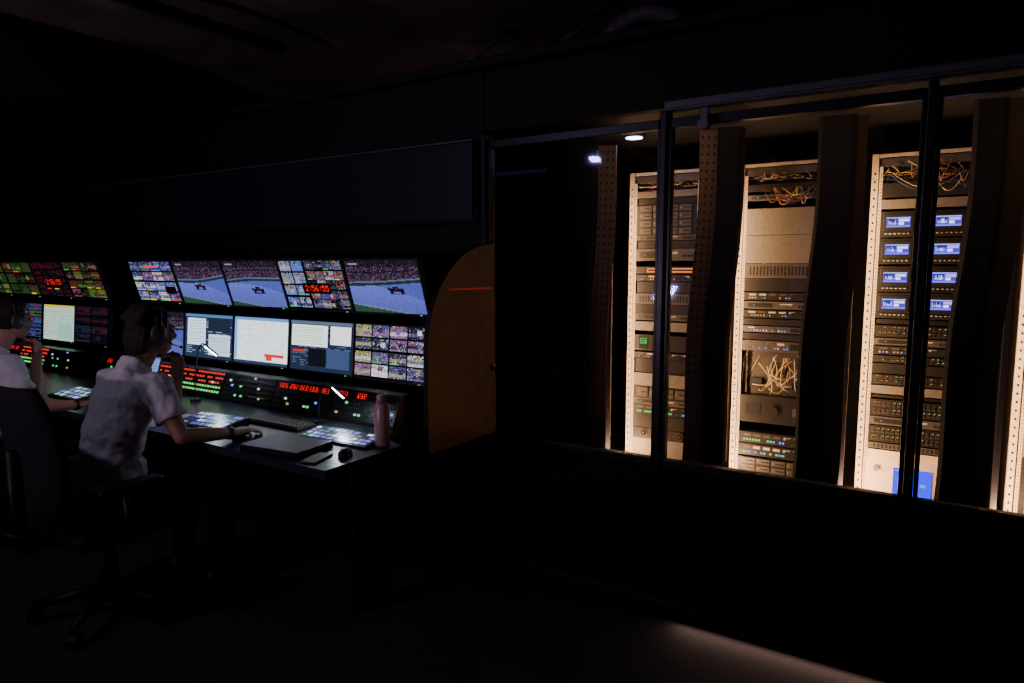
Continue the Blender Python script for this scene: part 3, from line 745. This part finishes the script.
def hand(b, w, f, n, l, curl, scale=1.):
    w, f, n, l = Vector(w), Vector(f).normalized(), Vector(n).normalized(), Vector(l).normalized()
    for i, (off, ln) in enumerate(((.030, .95), (.010, 1.05), (-.010, .98), (-.029, .8))):
        base = w+f*(.085-.004*abs(i-1))*scale+l*off*scale
        b.chain([w+l*off*.55*scale, (w+base)/2+l*off*.2, base], [.017*scale, .0155*scale, .012*scale], 10)
        p = base; d = f.copy(); pts = [p]
        for q, sl in enumerate((.042, .027, .021)):
            a = curl*(.7 if q == 0 else 1)
            d = (d*math.cos(a)+(n-d*n.dot(d)).normalized()*math.sin(a)).normalized()
            p = p+d*sl*ln*scale; pts.append(p)
        b.chain(pts, [.0105*scale, .0098*scale, .0088*scale, .0078*scale], 10)
    t0 = w+f*.02+l*.02; t1 = w+f*.055+l*.048+n*.012; t2 = w+f*.085+l*.052+n*.024; t3 = w+f*.108+l*.044+n*.032
    b.chain([t0, t1, t2, t3], [.016, .013, .011, .009], 10)

def person(ox, oy, lab, headturn, glasses=False, longhair=False):
    e = empty('person', (ox, oy, 0), label=lab, category='person')
    V = Vector
    sh = {1: V((.165, .12, 1.05)), -1: V((-.165, .09, 1.05))}
    body, shirt, tr = B(), B(), B()
    spine = [((0, 0, .53), .160, .112), ((0, -.015, .62), .148, .108), ((0, -.02, .74), .135, .100), ((0, .015, .87), .145, .103), ((0, .06, .98), .158, .100), ((0, .095, 1.06), .120, .075), ((0, .12, 1.105), .068, .058)]
    body.tube([p for p, _, _ in spine], [(rx, ry) for _, rx, ry in spine], 24, side=(1, 0, 0))
    sp2 = [((0, -.01, .62), .162, .118)]+spine[2:]
    shirt.tube([p for p, _, _ in sp2], [(rx+.016, ry+.016) for _, rx, ry in sp2], 24, side=(1, 0, 0))
    body.chain([V((0, .10, 1.07)), V((0, .14, 1.14)), V((0, .18, 1.21))], [.060, .053, .053], 16)
    shirt.tube([V((0, .10, 1.09)), V((0, .128, 1.138)), V((0, .137, 1.152))], [.076, .066, .070], 20)
    hc = V((0, .21, 1.295)); Rm = Matrix.Rotation(headturn[0], 3, 'Z') @ Matrix.Rotation(headturn[1], 3, 'X')
    def H(p): return hc+Rm @ V(p)
    def he(p, r): body.ell(H(p), r, 20, rot=Rm)
    he((0, -.012, .022), (.074, .092, .088)); he((0, .03, -.03), (.060, .066, .080)); he((0, .045, -.075), (.042, .042, .036))
    he((0, .06, .02), (.055, .035, .03)); he((0, .082, -.075), (.022, .016, .014))
    body.tube([H((0, .085, .02)), H((0, .108, -.018)), H((0, .098, -.03))], [.008, .014, .013], 10)
    he((0, .093, -.048), (.022, .009, .007)); he((0, .090, -.060), (.019, .010, .007))
    for s_ in (-1, 1):
        he((s_*.076, -.012, -.008), (.008, .02, .032)); he((s_*.036, .07, -.022), (.02, .016, .018)); he((s_*.027, .088, .026), (.02, .008, .006))
    elb = {1: V((.27, .17, .825)), -1: V((-.10, .34, .825))}
    wr = {1: V((.31, .40, .800)), -1: V((-.03, .345, 1.065))}
    for s_ in (1, -1):
        S, E, W = sh[s_], elb[s_], wr[s_]
        body.chain([S, S.lerp(E, .45), E], [.054, .045, .037], 14)
        body.chain([E, E.lerp(W, .35), W], [.038, .038, .026], 14)
        shirt.chain([V((s_*.09, S.y-.01, 1.055)), S], [.064, .064], 16)
        shirt.tube([S, S.lerp(E, .3), S.lerp(E, .62)], [.065, .063, .064], 18)
    hand(body, wr[1], (.02, 1, .02), (0, .1, -1), (-1, 0, 0), .30)
    hand(body, wr[-1], (.06, -.02, 1), (0.15, -1, .0), (1, .2, 0), 1.15)
    for s_ in (1, -1):
        h_, k_, a_, t_ = V((s_*.10, 0, .55)), V((s_*.16, .44, .53)), V((s_*.16, .40, .10)), V((s_*.17, .55, .035))
        for B_, g in ((body, 0), (tr, .012)):
            B_.chain([h_, h_.lerp(k_, .5), k_], [.092+g, .078+g, .06+g], 16)
            B_.chain([k_, k_.lerp(a_, .35), a_], [.058+g, .055+g, .038+g+(.01 if g else 0)], 14)
        body.chain([a_+V((0, -.02, -.045)), t_], [.035, .028], 12)
        B().tube([a_+V((0, -.07, -.06)), a_+V((0, -.02, -.045)), a_+V((0, .09, -.055)), t_+V((0, .03, -.002))], [(.035, .036), (.045, .05), (.047, .04), (.03, .024)], 14, side=(1, 0, 0)).obj('shoe', 'shoe', e)
    tr.tube([(0, 0, .47), (0, -.005, .56), (0, -.015, .69)], [(.165, .12), (.176, .130), (.162, .122)], 24, side=(1, 0, 0))
    remesh(body, 'body', .0055, ['skin'], e, 3)
    remesh(shirt, 'polo_shirt', .008, ['shirt'], e, 3, .038)
    remesh(tr, 'trousers', .012, ['trouser'], e, 4)
    for s_ in (-1, 1):
        B().ell(H((s_*.030, .083, .006)), .0095, 10).obj('eye', 'eye', e)
    hb = B(); hb.ell(H((0, -.018, .035)), (.084, .102, .092), 32, rot=Rm)
    keep = []
    inv = Rm.transposed()
    for i, p in enumerate(hb.v):
        q = inv @ (V(p)-hc)
        keep.append(not (q.y > .045 and q.z < .065) and q.z > -.055+max(0, q.y+.02)*1.2)
    fs = [f for f in hb.f if all(keep[i] for i in f)]
    hb.f = fs; hb.m = [0]*len(fs); hb.s = [True]*len(fs)
    if longhair:
        for i in range(9):
            a = (i-4)*.32
            q0 = H((.07*math.sin(a), -.04-.05*math.cos(a), .03)); q1 = H((.075*math.sin(a), -.055-.045*math.cos(a), -.05)); q2 = H((.05*math.sin(a), -.065-.03*math.cos(a), -.115))
            hb.tube([q0, q1, q2], [.024, .022, .008], 10)
        for i in range(7):
            a = (i-3)*.4
            hb.tube([H((.05*math.sin(a), .02, .115)), H((.07*math.sin(a), -.06, .105)), H((.08*math.sin(a), -.105, .04))], [.014, .022, .02], 8)
    ho = hb.obj('hair', 'hair', e)
    if not longhair:
        so = ho.modifiers.new('s', 'SOLIDIFY'); so.thickness = .012; so.offset = 0
    B().tube([wr[1]+V((0, -.02, 0)), wr[1]+V((0, .0, 0))], .031, 16).obj('wristband', 'plastic', e)
    if glasses:
        g = B()
        for s_ in (-1, 1):
            g.tube([H((s_*.032+.02*math.cos(t), .098, .005+.016*math.sin(t))) for t in np.linspace(0, 2*math.pi, 13)], .0018, 6)
            g.tube([H((s_*.052, .098, .01)), H((s_*.08, .0, .01))], .0018, 6)
        g.tube([H((-.012, .1, .008)), H((.012, .1, .008))], .0018, 6); g.obj('glasses', 'plastic', e)
    hs = empty('headset', tuple(V((ox, oy, 0))+hc), label='black over-ear headset with boom microphone on the person', category='headset', group='headsets')
    def L(p): return Rm @ V(p)
    B().tube([L((.094*math.cos(t), -.01, .122*math.sin(t)+.012)) for t in np.linspace(0, math.pi, 20)], [(.008, .016)]*20, 10, side=tuple(Rm @ V((0, 0.01, 1)))).obj('headband', 'plastic', hs)
    for s_ in (-1, 1): B().ell(L((s_*.093, -.01, -.006)), (.018, .036, .044), 18, rot=Rm).obj('ear_cup', 'bezel' , hs)
    B().tube([L((.10, .0, -.02)), L((.095, .06, -.055)), L((.05, .12, -.068))], .003, 6).ell(L((.045, .123, -.068)), .008, 8).obj('microphone_boom', 'plastic', hs)
    return e
person(-3.2, 1.585, 'seated person in white polo shirt, chin on hand, using mouse', (-.12, -.14), longhair=True)
person(-4.55, 1.52, 'seated person with headset and white shirt resting chin on hand', (.1, -.05), glasses=True)

# ------------------------------------------------------------------ world and camera
w = bpy.data.worlds.new('World'); bpy.context.scene.world = w; w.use_nodes = True
w.node_tree.nodes['Background'].inputs[0].default_value = (.5, .45, .7, 1)
w.node_tree.nodes['Background'].inputs[1].default_value = .002
cam = bpy.data.cameras.new('Camera'); co = bpy.data.objects.new('Camera', cam); C.objects.link(co)
cam.lens = 24; cam.sensor_width = 36; cam.clip_start = .05
co.location = (0, 0, 1.6); co.rotation_euler = (math.radians(90-6.27), 0, math.radians(32.8))
bpy.context.scene.camera = co
